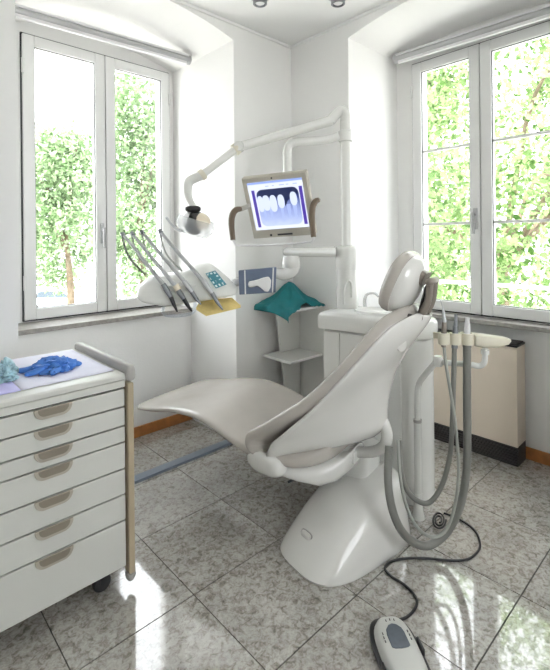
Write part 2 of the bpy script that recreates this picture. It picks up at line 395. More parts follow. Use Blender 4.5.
# ceiling spot lights
for px, lab in ((258, 'square chrome ceiling spot light above the monitor'), (335, 'square chrome ceiling spot light above the upright pole')):
    c = FLR(px + (2 if px < 300 else 3), -3, ZC)
    t = thing('ceiling_spot', lab, 'spot light', c)
    ob('mount_plate', M().obox(c - UP*.006, Vector((1, 0, 0)), Vector((0, 1, 0)), UP, .05, .05, .006), 'chrome', t, bevel=.003)
    ob('lamp_ring', M().lathe([(.02, 0), (.042, 0), (.042, -.03), (.034, -.034), (.032, -.012), (.02, -.01)], c - UP*.012), 'steeld', t, smooth=True)
    ob('bulb', M().lathe([(.001, -.014), (.03, -.014), (.026, -.026), (.001, -.03)], c - UP*.012), 'white', t, smooth=True)

# cable cover strip on the floor
s = thing('floor_strip', 'blue grey metal cable cover strip lying along the tiled floor', 'cable cover', (1.5, 2.37, 0))
ob('cover', M().box(.9, NL1 - .004, 2.325, 2.385, 0.0003, .014), 'strip', s, bevel=.005)
ob('side_ledge', M().box(.9, NL1 - .004, 2.3215, 2.40, 0.0003, .006), 'strip', s, bevel=.002)

# ================================================================ FAN COIL HEATER
t = thing('fan_coil_heater', 'cream fan coil heater with black louvres standing under the window sill', 'heater', (2.87, 1.29, 0))
hx0, hx1, hy0, hy1 = 2.785, 2.935, .913, 1.70
ob('body', M().box(hx0 + .012, hx1, hy0 + .004, hy1 - .004, .115, .70), 'heater', t, bevel=.006)
for a, b in ((hy0 + .002, 1.227), (1.229, hy1 - .002)): ob('front_panel', M().box(hx0, hx0 + .012, a, b, .118, .688), 'heater', t, bevel=.002)
ob('plinth', M().box(hx0 + .02, hx1, hy0 + .006, hy1 - .006, .0008, .114), 'black', t)
for i in range(7): ob('louvre', M().box(hx0 + .004, hx0 + .019, hy0 + .004, hy1 - .004, .006 + i*.0155, .0165 + i*.0155), 'slat', t)
ob('top_grille', M().box(hx0 + .004, hx1, hy0 + .004, hy1 - .004, .7005, .712), 'black', t)
for i in range(8): ob('grille_slat', M().box(hx0 + .012 + i*.017, hx0 + .020 + i*.017, hy0 + .01, hy1 - .01, .7125, .719), 'slat', t)

# ================================================================ CORNER SHELF STAND
t = thing('wall_shelf', 'white two tier shelf in the wall corner behind the monitor', 'shelf', (2.2, 2.16, 0))
ob('upper_shelf', M().box(1.985, 2.345, 1.99, 2.30, .875, .895), 'lacquer', t, bevel=.006)
ob('lower_shelf', M().box(2.03, 2.345, 2.02, 2.29, .532, .552), 'lacquer', t, bevel=.006)
pan = [(2.10, 2.245, .8745), (2.345, 2.245, .8745), (2.345, 2.245, .553), (2.155, 2.245, .553)]
ob('support_panel', M().prism(pan, Vector((0, -.009, 0)), Vector((0, .009, 0))), 'lacquer', t, bevel=.003)
pan = [(2.155, 2.245, .5315), (2.345, 2.245, .5315), (2.345, 2.245, .001), (2.235, 2.245, .001)]
ob('support_panel', M().prism(pan, Vector((0, -.009, 0)), Vector((0, .009, 0))), 'lacquer', t, bevel=.003)
ob('back_panel', M().box(2.346, 2.350, 2.0, 2.29, .10, .87), 'lacquer', t)

# teal cloth thrown over the shelf
def cloth():
    m = M(); N = 48; vs = []
    for i in range(N+1):
        for j in range(N+1):
            u, v = -1 + 2*i/N, -1 + 2*j/N                      # u towards -X, v towards -Y: the corner (1, 1) points at the chair
            k = 1 + .22*max(0, u)*max(0, v)*min(u, v) if u > 0 and v > 0 else 1.0
            pull = 1 - .10*(1 - abs(u)) * (abs(v) > .9)
            x, y = 2.140 - u*.185*k, 2.145 - v*.170*k*pull
            r = math.hypot(u*.9 + .05, v*.9); an = math.atan2(v, u)
            z = (.898 + .155*math.exp(-(r/.52)**1.7)) + .022*math.sin(5*an + .6)*min(1, r*1.2)*math.exp(-(r/1.2)**4) + .006*math.sin(11*an + 2*r)*min(1, r)
            z = max(z, .8975 + .002*math.sin(20*u*v))
            ox, oy = max(0, 1.980 - x), max(0, 1.985 - y)
            if ox > 0 or oy > 0:
                o_ = max(ox, oy); z = .897 - o_*1.15 + .003*math.sin(30*u)
                x = max(x, 1.980 - min(ox, .007 + .12*ox)); y = max(y, 1.985 - min(oy, .007 + .12*oy))
            vs.append((min(x, 2.34), min(y, 2.308), z))
    fs = [(i*(N+1)+j, i*(N+1)+j+1, (i+1)*(N+1)+j+1, (i+1)*(N+1)+j) for i in range(N) for j in range(N)]
    m.add(vs, fs); return m
c = finish(ob('teal_cloth', cloth(), 'teal', smooth=True, origin=(2.12, 2.13, .9)), 'crumpled teal green cloth draped over the upper corner shelf', 'cloth')
c.modifiers.clear(); sd = c.modifiers.new('thick', 'SOLIDIFY'); sd.thickness = .004; sd.offset = 1

# ================================================================ TOOL CART
CY, CR = 1.64, .742                    # front plane and right end of the drawers
t = thing('drawer_cart', 'white dental drawer cart with tan scooped pulls and grey end rail', 'cart', (.35, 1.9, 0))
CL, CB = -.10, 2.19
ob('carcass', M().box(CL, CR, CY + .022, CB, .09, .80), 'cart', t, bevel=.004)
ob('drawer_gap_shade', M().box(CL + .004, CR - .001, CY + .0205, CY + .0225, .094, .80), 'gap', t)  # dark sheet that paints the shade between the drawer fronts
ob('worktop', M().box(CL - .01, CR + .004, CY - .006, CB + .005, .812, .838), 'cart', t, bevel=.008)
ob('shadow_gap', M().box(CL + .01, CR - .004, CY + .012, CB - .01, .80, .812), 'gap', t)
ob('fascia', M().box(CL, CR, CY, CY + .021, .786, .812), 'cart', t, bevel=.002)
zb = [.782, .711, .637, .575, .473, .374, .275, .095]
def pull(xc, zt, wd, hg, y):
    # scooped pull: straight top, rounded lower corners
    pts = [(xc - wd, zt), (xc + wd, zt)]
    for k in range(9):
        w = -k*math.pi/2/8; pts.append((xc + wd - hg*.9 + hg*.9*math.cos(w), zt - hg*.1 + hg*.9*math.sin(w)))
    for k in range(9):
        w = -math.pi/2 - k*math.pi/2/8; pts.append((xc - wd + hg*.9 + hg*.9*math.cos(w), zt - hg*.1 + hg*.9*math.sin(w)))
    return [Vector((x, y, z)) for x, z in pts]
for k in range(7):
    zt, z2 = zb[k] - .003, zb[k+1] + .003
    d = ob('drawer', M().box(CL + .002, CR - .002, CY, CY + .020, z2, zt), 'cart', t, bevel=.0025)
    for xc in (.483,):
        top = zt - (.010 if k < 4 else .012)
        top = zt + .002
        ob('pull_rim', M().prism(pull(xc, top, .062, .036, CY - .004), Vector((0, -.004, 0)), Vector((0, .0035, 0))), 'tanl', d, bevel=.002)
        ob('pull_shade', M().prism(pull(xc, top - .001, .050, .025, CY - .0088), Vector((0, -.0006, 0)), Vector((0, .0006, 0))), 'tanshade', d)  # flat plate in darkened tan, paints the shade inside the scoop
# right end frame: tan post, grey hand rail
ob('post', M().box(CR + .004, CR + .030, CY - .014, CY + .03, .065, .80), 'tan', t, bevel=.006)
ob('end_panel', M().box(CR + .006, CR + .026, CY + .03, CB, .09, .80), 'cart', t, bevel=.003)
ob('post_foot', M().lathe([(.001, .0), (.012, .002), (.019, .015), (.021, .032), (.001, .034)], (CR + .017, CY + .004, .033), n=16), 'cartgrey', t, smooth=True)
r = [sering(Vector((CR + .017, y, .838)), Vector((1, 0, 0)), UP, .019*s, .031*s, 3, 20) for y, s in ((CY - .024, .5), (CY - .02, .85), (CY - .010, 1), (CB - .02, 1), (CB, .85), (CB + .004, .5))]
ob('hand_rail', M().loft(r), 'cartgrey', t, smooth=True)
for x, y in ((CR - .07, CY + .07), (CR - .07, CB - .07), (CL + .07, CY + .07), (CL + .07, CB - .07)):
    cs = ob('caster', M().lathe([(.001, -.013), (.03, -.013), (.034, -.008), (.034, .008), (.03, .013), (.001, .013)], (x, y, .034), (0, 1, 0), 20), 'black', t, smooth=True)
    ob('caster_fork', M().box(x - .022, x + .022, y - .018, y + .018, .068, .09).box(x - .01, x + .012, y - .019, y - .015, .03, .07).box(x - .01, x + .012, y + .015, y + .019, .03, .07), 'black', cs)

# paper sheets, gloves, wrap on the worktop
ZT = .838
def sheet(name, label, x0, x1, y0, y1, z, m):
    g = M(); N = 12; vs = []
    for i in range(N+1):
        for j in range(N+1):
            x, y = x0 + (x1-x0)*i/N, y0 + (y1-y0)*j/N
            vs.append((x, y, z + .0012*math.sin(x*23 + y*11)*math.sin(y*17) + .0024))
    g.add(vs, [(i*(N+1)+j, i*(N+1)+j+1, (i+1)*(N+1)+j+1, (i+1)*(N+1)+j) for i in range(N) for j in range(N)])
    o = finish(ob(name, g, m, smooth=True, origin=((x0+x1)/2, (y0+y1)/2, z)), label, 'paper')
    o.modifiers.clear(); sd = o.modifiers.new('thick', 'SOLIDIFY'); sd.thickness = .0008; sd.offset = 0
sheet('paper_sheet', 'lilac paper sheet under the crinkled wrap on the cart', .05, .40, 1.70, 2.17, ZT, 'paper')
sheet('paper_sheet', 'pale white paper sheet against the grey cart rail', .402, .725, 1.70, 2.17, ZT, 'paperw')
def crumple(c, hx, hy, hz, seed, amp=.3, fr=3.0):
    rg = np.random.default_rng(seed); W = rg.normal(size=(14, 3))*fr; ph = rg.uniform(0, 6.28, 14)
    m = M(); R, N = 26, 40; rings = []
    for i in range(R+1):
        th = math.pi*i/R; ring = []
        for j in range(N):
            w = 2*math.pi*j/N; d = np.array([math.sin(th)*math.cos(w), math.sin(th)*math.sin(w), math.cos(th)])
            n = np.abs(np.sin(W @ d*1.3 + ph)); k = 1 + amp*(n.mean()*2 - 1.27 + .35*(n[0] - .6) + .25*(n[1] - .6))
            ring.append(Vector((c[0] + d[0]*hx*k, c[1] + d[1]*hy*k, max(c[2] + d[2]*hz*k, ZT + .0045))))
        rings.append(ring)
    return m.loft(rings)
gp = FLR(54, 371, ZT)
t = thing('nitrile_gloves', 'crumpled blue rubber gloves lying on the white paper of the cart', 'gloves', (gp.x, gp.y, ZT))
ob('glove_heap', crumple((gp.x, gp.y, ZT + .012), .078, .055, .038, 5, .55, 4.5), 'glove', t, smooth=True)
for k, (da, ln, r) in enumerate(((2.75, .13, .010), (3.4, .11, .010), (-.1, .10, .011), (1.3, .09, .010), (-1.1, .075, .010), (4.4, .085, .011))):
    dx = Vector((math.cos(da), math.sin(da), 0)); nn = Vector((-dx.y, dx.x, 0)); b0 = Vector((gp.x, gp.y, ZT + .022))
    ob('finger', M().tube([b0 + dx*.03 + UP*.012, b0 + dx*ln*.65 + nn*.012 - UP*.002, b0 + dx*ln*.9 - nn*.004 - UP*.008, b0 + dx*ln - UP*.009], [r*1.2, r*1.1, r, r*.4], 10, 4, 1.2), 'glove', t, smooth=True)
wp = FLR(5, 381, ZT)
t = thing('crinkled_wrap', 'crinkled pale turquoise plastic wrap on the lilac paper', 'wrap', (wp.x, wp.y, ZT))
ob('wrap_heap', crumple((wp.x, wp.y, ZT + .018), .035, .045, .048, 11, .8, 5.5), 'wrap', t, smooth=True)
ob('wrap_tail', M().tube([(wp.x, wp.y, ZT + .03), (wp.x + .02, wp.y + .03, ZT + .05), (wp.x + .01, wp.y + .05, ZT + .075)], [.018, .012, .003], 7, 3, 1.6), 'wrap', t)

# ================================================================ DENTAL CHAIR
t = thing('dental_chair', 'reclined dental patient chair with taupe upholstery and white back shell', 'dental chair', tuple(LW(0, 0, 0)))
AXL, AYL = LW(1, 0, 0) - LW(0, 0, 0), LW(0, 1, 0) - LW(0, 0, 0)
# floor base
rings = []; BA = math.radians(-18); BXA = AXL*math.cos(BA) + AYL*math.sin(BA); BYA = AYL*math.cos(BA) - AXL*math.sin(BA)
for z, cx, hx, hy, n in ((.0005, .015, .362, .213, 3.2), (.010, .015, .366, .216, 3.2), (.035, .022, .358, .212, 3.1), (.085, .045, .330, .203, 3.0),
                         (.14, .075, .292, .193, 2.9), (.19, .110, .250, .180, 2.8), (.225, .14, .205, .165, 2.7), (.245, .16, .15, .135, 2.6), (.252, .17, .07, .08, 2.4), (.253, .17, .01, .01, 2.2)):
    lo, hi = cx - hx*.985, min(cx + hx*.985, .262 - z*.08)          # stops short of the spittoon column
    rings.append(sering(LW(0, 0, z) + BXA*(lo + hi)/2 + BYA*.025, BXA, BYA, (hi - lo)/2, hy*.91, n, 56))
ob('floor_base', M().loft(rings), 'shell', t, smooth=True)
bp = LW(0, 0, .098) + BXA*-.262 + BYA*.045
nrm = (BXA*-.86 + UP*.52).normalized(); tg = BYA
cap = ob('cover_cap', M().loft([sering(bp + nrm*h, tg, nrm.cross(tg), .030*s, .014*s, 3.4, 24) for h, s in ((-.012, 1), (.003, 1), (.006, .8))]), 'shell', t, smooth=True)
ob('cap_groove', M().loft([sering(bp + nrm*h, tg, nrm.cross(tg), .034, .018, 3.4, 24) for h in (-.012, .0012)]), 'cartgrey', t)
# lift column
ob('lift_column', M().loft([sering(LW(.15, .08, z), AXL, AYL, .11, .10, 4, 40) for z in (.2, .30, .345, .35)]), 'lacquer', t, smooth=True)
# seat with leg rest
st = [(1.205, .444, .22, .018), (1.195, .448, .27, .030), (1.165, .453, .296, .040), (1.05, .468, .305, .048), (.90, .494, .308, .054), (.76, .509, .312, .058), (.66, .505, .313, .062),
      (.56, .486, .316, .068), (.46, .462, .318, .076), (.36, .447, .315, .084), (.26, .440, .300, .09), (.17, .446, .28, .095), (.10, .458, .25, .09), (.055, .470, .19, .075), (.035, .478, .11, .05)]
def interp(rows, n):
    out = []
    for i in range(len(rows) - 1):
        a, b, c, d = rows[max(i-1, 0)], rows[i], rows[i+1], rows[min(i+2, len(rows)-1)]
        for k in range(n):
            u = k/n; out.append(tuple(.5*(2*q + (r-p)*u + (2*p-5*q+4*r-s_)*u*u + (3*q-p-3*r+s_)*u**3) for p, q, r, s_ in zip(a, b, c, d)))
    out.append(rows[-1]); return out
rings = []
for y, zt, hw, th in interp(st, 4):
    rg = sering(LW(0, y, zt - th/2), AXL, UP, hw, th/2, 3.0, 44); q = []
    for p in rg:
        xl = (p - LW(0, y, 0)).dot(AXL); q.append(p + UP*(.018*(xl/hw)**2*min(1, max(0, (1.19 - y)/.3)) - .006))
    rings.append(q)
ob('seat_cushion', M().loft(rings), 'vinyl', t, smooth=True, label='pale taupe vinyl seat and leg rest')
# pan below the seat
rings = []
for y, zt, zb_, hw in ((.42, .395, .385, .20), (.40, .400, .365, .28), (.34, .395, .335, .30), (.25, .39, .315, .29), (.16, .39, .285, .25), (.09, .395, .265, .20), (.045, .40, .285, .150), (.015, .41, .32, .11), (.0, .42, .37, .06)):
    rings.append(sering(LW(0, y, (zt+zb_)/2), AXL, UP, hw, (zt-zb_)/2, 2.6, 36))
ob('seat_pan', M().loft(rings), 'shell', t, smooth=True)
# backrest cushion: rim profile  (y, z, half width)
bk = [(.30, .400, .30), (.345, .402, .322), (.378, .425, .330), (.388, .465, .333), (.368, .508, .334), (.32, .540, .334), (.27, .572, .332), (.175, .638, .324), (.08, .712, .310), (-.038, .832, .280), (-.135, .960, .224), (-.185, 1.026, .174), (-.23, 1.064, .115), (-.262, 1.078, .06)]
bi = interp(bk, 4); rings = []
for i, (y, z, hw) in enumerate(bi):
    a, b = bi[max(i-1, 0)], bi[min(i+1, len(bi)-1)]
    tl = math.hypot(b[0]-a[0], b[1]-a[1]); ty, tz = (b[0]-a[0])/tl, (b[1]-a[1])/tl
    ny, nz = -tz, ty                                   # towards the back / underside
    s = i/(len(bi)-1); th = .088 if s > .3 else .05 + .038*s/.3
    if i == len(bi)-1: th = .03
    ring = []
    for p in [(hw*sgn(math.cos(w), 2/3.4), th/2*sgn(math.sin(w), 2/3.4)) for w in [2*math.pi*(k+.5)/44 for k in range(44)]]:
        cav = (.05 + .16*max(0, 1 - s/.5))*(1 - (p[0]/hw)**2)*min(1, hw/.3)        # hollowed between the side bolsters
        dd = th/2 - p[1] - .022*min(1, s/.3)*min(1, (1 - s)/.15)
        ring.append(LW(p[0], y + ny*dd - cav, z + nz*dd - cav*.25))
    rings.append(ring)
ob('back_cushion', M().loft(rings), 'vinyl', t, smooth=True, label='taupe vinyl back upholstery')
# white back shell: from the cushion rim to a deep spine
se = interp([(.285, .392, .305), (.262, .43, .322), (.235, .478, .330), (.188, .522, .330), (.118, .588, .322), (.044, .660, .310), (-.087, .811, .280), (-.186, .939, .222), (-.230, 1.0, .170), (-.272, 1.034, .112), (-.30, 1.05, .07)], 4)
sp = interp([(-.105, .490), (-.150, .545), (-.152, .60), (-.156, .66), (-.168, .73), (-.190, .80), (-.222, .86), (-.262, .92), (-.300, .972), (-.325, 1.01), (-.335, 1.035)], 4)
rings = []; N = 41
for i, ((y, z, hw), (sy, sz)) in enumerate(zip(se, sp)):
    e = 1.35 + .75*i/(len(se)-1); ring = []
    for j in range(N):
        f = -1 + 2*j/(N-1); w = 1 - (abs(f)**2 + .006)**(e/2)
        ring.append(LW(hw*f, y + (sy - y)*w, z + (sz - z)*w))
    rings.append(ring)
lip = [p + AYL*.022 + UP*.004 for p in rings[0]]
sh = ob('back_shell', M().loft([lip] + rings, cap=False, closed=False), 'shell', t, smooth=True, label='glossy white back shell')
sh.modifiers.clear(); sd = sh.modifiers.new('thick', 'SOLIDIFY'); sd.thickness = .012; sd.offset = -1
# hip wings closing the shell at both sides
for sg in (-1, 1):
    rr = [sering(LW(sg*x, y, z), AYL, UP, a, b, 2.4, 24) for x, y, z, a, b in ((.18, .28, .365, .04, .03), (.23, .285, .366, .075, .045), (.28, .29, .372, .092, .052), (.305, .295, .38, .09, .05), (.318, .295, .388, .072, .038), (.324, .295, .392, .04, .02))]
    ob('hip_wing', M().loft(rr), 'shell', t, smooth=True)
# oval badge on the shell
bc = LW(-.085, -.292, .945)
# recline arm: curls from the spine to the seat pan
ob('recline_arm', M().tube([LW(.0, -.115, .58), LW(.0, -.132, .545), LW(.0, -.143, .500), LW(.0, -.128, .450), LW(.0, -.070, .410), LW(.0, .03, .384)], [.020, .024, .025, .024, .023, .023], 20, 6), 'shell', t, smooth=True)
ob('arm_clamp', M().obox(LW(.0, .02, .380), AXL, AYL, UP, .046, .030, .026), 'lacquer', t, bevel=.008)
bn = LW(-.062, -.268, .925)
ob('badge', M().loft([sering(LW(-.088, -.238, .925) + (AYL*-.72 - AXL*.66)*k, (AXL*.74 - AYL*.66), UP, .022*q, .030*q, 2.2, 24) for k, q in ((-.01, 1), (.010, 1), (.013, .8))]), 'shell', t, smooth=True)
# headrest
hc = LW(0, -.205, 1.170); hu = (AYL*-.40 + UP*.92).normalized(); hn = AXL.cross(hu).normalized()      # hn points to the back
if hn.dot(AYL) > 0: hn = -hn
rr = []
for k, s in ((-.030, .55), (-.027, .82), (-.018, .95), (-.004, 1.0), (.016, 1.0), (.026, .97)):
    rr.append(sering(hc + hn*k, AXL, hu, .135*s, .135*s, 2.5, 44))
hp = ob('headrest_cushion', M().loft(rr), 'vinyl', t, smooth=True, label='taupe padded headrest')
rr = [sering(hc + hn*k, AXL, hu, .128*s, .128*s, 2.4, 44) for k, s in ((.022, 1.0), (.036, .985), (.052, .93), (.066, .82), (.077, .66), (.085, .45), (.089, .22), (.090, .02))]
ob('headrest_shell', M().loft(rr), 'shell', t, smooth=True, label='white headrest back cover')
pv = hc + hn*.122 + hu*.058
ob('pivot', M().tube([pv - AXL*.055, pv - AXL*.05, pv + AXL*.05, pv + AXL*.055], [.009, .015, .015, .009], 18, 1), 'taupe', t, smooth=True)
ob('pivot_plate', M().loft([sering(hc + hn*k + hu*.055, AXL, hu, .045, .030, 3, 24) for k in (.06, .092, .098)]), 'taupe', t, smooth=True)
nb = LW(0, -.300, 1.03)
for sx_ in (-.032, .032):
    ob('headrest_arm', M().tube([pv + AXL*sx_, (pv + nb)/2 + AXL*sx_ + hn*.012, nb + AXL*sx_], [.012, .012, .014], 14, 5, 1.2), 'taupe', t, smooth=True)
ob('headrest_slide', M().obox((pv*.45 + nb*.55) - hn*.012, AXL, hn, (pv - nb).normalized(), .024, .006, .06), 'slat', t, bevel=.004)
ob('neck_clamp', M().tube([nb - AXL*.055 + UP*.0, nb + AXL*.055 + UP*.0], .017, 16, 1), 'taupe', t, smooth=True)
ob('clamp_knob', M().lathe([(.001, 0), (.015, .002), (.017, .014), (.010, .020), (.001, .021)], nb - AXL*.060 + AYL*.03, -AXL, 16), 'slat', t, smooth=True)
# foot bar under the seat
a0, b0_ = LW(-.10, .27, .215), LW(.02, .19, .225)
ob('kick_bar', M().tube([LW(.03, .10, .24), LW(-.05, .24, .232), LW(-.13, .285, .225)], .006, 8, 3), 'cable', t, smooth=True)

# ================================================================ DENTAL UNIT (spittoon column + pole)
t = thing('dental_unit', 'white spittoon column with basin and upright support pole beside the chair', 'dental unit', tuple(LW(.48, .08, 0)))
def dring(z, g=0.0, N=8):
    # footprint: straight towards the seat, rounded at the rear
    pts = [(.365 - g, .375 + g), (.365 - g, -.085)]
    for k in range(1, 13):
        w = math.pi + k*math.pi*.62/12
        pts.append((.477 + (.112 + g)*math.cos(w), -.085 + (.115 + g)*math.sin(w)))
    pts += [(.585 + g, -.02), (.64 + g, .12), (.655 + g, .375 + g)]
    return [LW(x, y, z) for x, y in pts]
ob('cabinet', M().loft([dring(z) for z in (.0005, .84)]), 'lacquer', t, bevel=.012, seg=3)
for y0, y1 in ((.27, .368), (-.075, .263)): ob('cabinet_door', M().box(.357, .3645, y0, y1, .06, .832, LW), 'lacquer', t, bevel=.002)
rg = [dring(.842, .004), dring(.845, .018), dring(.88, .022), dring(.915, .020), dring(.930, .012), dring(.938, -.004), dring(.940, -.03)]
top = ob('basin_top', M().loft(rg), 'lacquer', t, smooth=True)
cb = LW(.488, .055, .9405)
ob('basin_rim', M().loft([sering(cb + UP*z, AXL, AYL, a, b, 2.2, 40) for a, b, z in ((.106, .175, -.004), (.104, .173, .012), (.096, .163, .016), (.088, .152, .010), (.075, .13, -.0002), (.02, .03, .0003))]), 'lacquer', t, smooth=True)
tc = LW(.575, .215, .94)
ob('cup_filler', M().tube([tc, tc + UP*.055, tc + UP*.085 + AXL*-.006 + AYL*-.02, tc + UP*.092 + AYL*-.06, tc + UP*.075 + AYL*-.085], [.010, .009, .007, .006, .006], 10, 5), 'chrome', t, smooth=True)
pb = LW(.556, .318, .94); px_, py_ = pb.x, pb.y
V = lambda z: Vector((px_, py_, z))
ob('pole_sleeve', M().lathe([(.001, .0), (.066, .0), (.066, .10), (.061, .16), (.061, .225), (.001, .226)], V(.94), n=28), 'lacquer', t, smooth=True)
ob('pole_collar', M().lathe([(.001, 0), (.068, .0), (.070, .02), (.070, .115), (.060, .135), (.034, .14), (.001, .14)], V(1.166), n=28), 'lacquer', t, smooth=True)
ob('pole', M().lathe([(.001, 0), (.032, .0), (.032, .74), (.001, .74)], V(1.305), n=24), 'lacquer', t, smooth=True)
ob('spout', M().tube([V(.97) - RIGHT*.03 - FWD*.066, V(1.06) - RIGHT*.03 - FWD*.078, V(1.105) - RIGHT*.012 - FWD*.082, V(1.09) + RIGHT*.012 - FWD*.08, V(1.01) + RIGHT*.016 - FWD*.068], [.007]*5, 10, 5), 'lacquer', t, smooth=True)

DP = (V(1) - Vector((0, 0, 1))).dot(FWD)      # depth of the pole
# ================================================================ OPERATING LAMP on its arm
t = thing('operating_lamp', 'dental operating lamp with clear shield hanging from the upper white arm', 'lamp', tuple(P(196, 222, 2.42)))
tp = V(2.0455)
ob('pole_elbow', M().tube([tp, tp + UP*.035, tp + UP*.062 - RIGHT*.03, P(330, 121, DP - .01)], [.031]*4, 18, 6), 'lacquer', t, smooth=True)
A0, A1, A2 = P(331, 120.5, DP - .01), P(239, 147, 2.52), P(199, 177, 2.46)
ob('upper_arm', M().tube([A0, A1], [.030, .026], 18, 1), 'lacquer', t, smooth=True)
ob('arm_joint', M().lathe([(.001, -.035), (.027, -.035), (.030, -.02), (.030, .02), (.027, .035), (.001, .035)], A1, FWD, 20), 'lacquer', t, smooth=True)
dv = (A2 - A1).normalized()
ob('joint_ring', M().tube([A1 + dv*.01, A1 + dv*.035], .034, 18, 1), 'ivory', t, smooth=True)
ob('lower_arm', M().tube([A1 + dv*.03, A2 - dv*.02], [.021, .021], 16, 1), 'tray', t, smooth=True)
ob('joint_ring', M().tube([A2 - dv*.035, A2 - dv*.008], .032, 18, 1), 'ivory', t, smooth=True)
B = [A2 - dv*.015, P(191, 180, 2.455), P(188, 184, 2.45), P(187.5, 193, 2.44), P(190, 201, 2.43), P(194, 207, 2.42)]
ob('neck', M().tube(B, [.027, .027, .027, .024, .019, .016], 16, 5), 'tray', t, smooth=True)
LC = P(196, 222, 2.42); la = (RIGHT*.88 - UP*.30 - FWD*.36).normalized(); lb = (UP*.9 + RIGHT*.30 - FWD*.1).normalized(); lc_ = la.cross(lb).normalized(); lb = lc_.cross(la)
ob('mount', M().loft(sell(P(193, 209, 2.41), RIGHT, UP, FWD, .042, .018, .03, 3)), 'black', t, smooth=True)
ob('core', M().loft(sell(LC - lb*.006 - RIGHT*.004, la, lb, lc_, .040, .066, .056, 2.6)), 'black', t, smooth=True)
def half(c, ax, sgn_, hx, hy, hz):
    rings = []
    for i in range(10):
        w = math.pi/2*i/9; rings.append(sering(c + ax*(sgn_*hx*math.sin(w)), lb, lc_, max(hy*math.cos(w), .001), max(hz*math.cos(w), .001), 2.4, 28))
    return M().loft(rings)
ob('reflector', half(LC + la*.022 + lb*.012, la, 1, .062, .046, .044), 'amber', t, smooth=True)
ob('reflector_cover', half(LC - la*.016 - lb*.002, la, -1, .066, .054, .056), 'white', t, smooth=True)
ob('shield', M().loft([sering(LC - lb*k + la*.0, la, lc_, a, b, 2.4, 32) for k, a, b in ((-.02, .100, .074), (.01, .108, .078), (.04, .104, .074), (.065, .085, .06), (.078, .05, .035))], cap=False), 'frost', t, smooth=True)
ob('handle_rod', M().tube([P(184, 231, 2.40), P(178, 230, 2.39), P(172, 225, 2.37), P(166, 217, 2.35)], [.008, .007, .006, .007], 10, 4), 'steel', t, smooth=True)

# ================================================================ MONITOR
def basis(y, p, r):
    R0 = Matrix(((SX, 0, -CXA), (-CXA, 0, -SX), (0, 1, 0)))
    return R0 @ Matrix.Rotation(y, 3, 'Y') @ Matrix.Rotation(p, 3, 'X') @ Matrix.Rotation(r, 3, 'Z')
R = basis(-.296, .393, .058); mr, mu, mn = R.col[0], R.col[1], R.col[2]
mc = P(278.7, 206.7, 2.5); MW, MH = .19, .186
t = thing('monitor', 'tilted beige monitor showing a dental x ray with brown side grips', 'monitor', tuple(mc))
ob('housing', M().obox(mc - mn*.024, mr, mu, mn, MW, MH, .022), 'bezel', t, bevel=.008, seg=3)
ob('bezel', M().obox(mc + mn*.001, mr, mu, mn, MW - .004, MH - .004, .004), 'bezel', t, bevel=.002)
ob('rear_cover', M().obox(mc - mn*.06, mr, mu, mn, .12, .11, .018), 'bezel', t, bevel=.01)
sc = mc + mu*.012 + mn*.0055; SW, SH = .160, .143
scr = ob('screen', M().obox(sc, mr, mu, mn, SW, SH, .0008), 'scr', t)
def spoly(pts, h): return M().prism([sc + mr*x + mu*y + mn*h for x, y in pts], mn*-.0002, mn*.0002)
rect = lambda x0, x1, y0, y1: [(x0, y0), (x1, y0), (x1, y1), (x0, y1)]
ob('toolbar', spoly(rect(-.16, .16, SH - .012, SH), .0013), 'scrblue', scr)
for i, w in enumerate((.02, .012, .03, .016, .024)): ob('menu_text', spoly(rect(-.055 + i*.04, -.055 + i*.04 + w, SH - .030, SH - .026), .0013), 'scrblue', scr)
ob('side_bar', spoly(rect(-.142, -.124, -.125, .098), .0013), 'scrpur', scr)
ob('side_bar', spoly(rect(.135, .154, -.125, .098), .0013), 'scrpur', scr)
def rr_poly(x0, x1, y0, y1, r):
    o = []
    for cx, cy, s in ((x1-r, y1-r, 0), (x0+r, y1-r, 1), (x0+r, y0+r, 2), (x1-r, y0+r, 3)):
        o += [(cx + r*math.cos(s*math.pi/2 + k*math.pi/12), cy + r*math.sin(s*math.pi/2 + k*math.pi/12)) for k in range(7)]
    return o
ob('xray_image', spoly(rr_poly(-.116, .130, -.122, .098, .035), .0013), 'xray', scr)
ob('dark_band', spoly([(-.10, .085), (-.07, .096), (.10, .096), (.123, .08), (.125, .06), (.09, .045), (.06, .02), (.045, -.01), (.03, .02), (.0, .045), (-.05, .05), (-.10, .06)], .0018), 'scrgap', scr)
for x, y, w, h in ((-.100, .015, .018, .048), (-.066, .018, .022, .046), (-.024, .012, .021, .050), (.022, .020, .020, .040), (.096, .030, .020, .040)):
    ob('tooth', spoly([(x + w*sgn(math.cos(a), .8), y + h*sgn(math.sin(a), .8)) for a in [2*math.pi*k/20 for k in range(20)]], .0023), 'tooth', scr)
for x, w in ((-.085, .010), (-.045, .011), (.020, .010), (.060, .012), (.095, .012)):
    ob('tooth_root', spoly([(x - w, .0), (x + w, .0), (x + w*.5, -.085), (x - w*.4, -.085)], .00205), 'root', scr)
ob('power_button', M().lathe([(.001, 0), (.007, 0), (.007, .003), (.001, .003)], mc - mr*.075 - mu*.166 + mn*.005, mn, 14), 'black', t, smooth=True)
ob('button_strip', M().obox(mc + mr*.01 - mu*.166 + mn*.006, mr, mu, mn, .045, .005, .001), 'black', t)
ob('camera_dot', M().lathe([(.001, 0), (.005, 0), (.005, .002), (.001, .002)], mc - mr*.01 + mu*.170 + mn*.005, mn, 12), 'black', t, smooth=True)
MA = P(286, 171, 2.60)
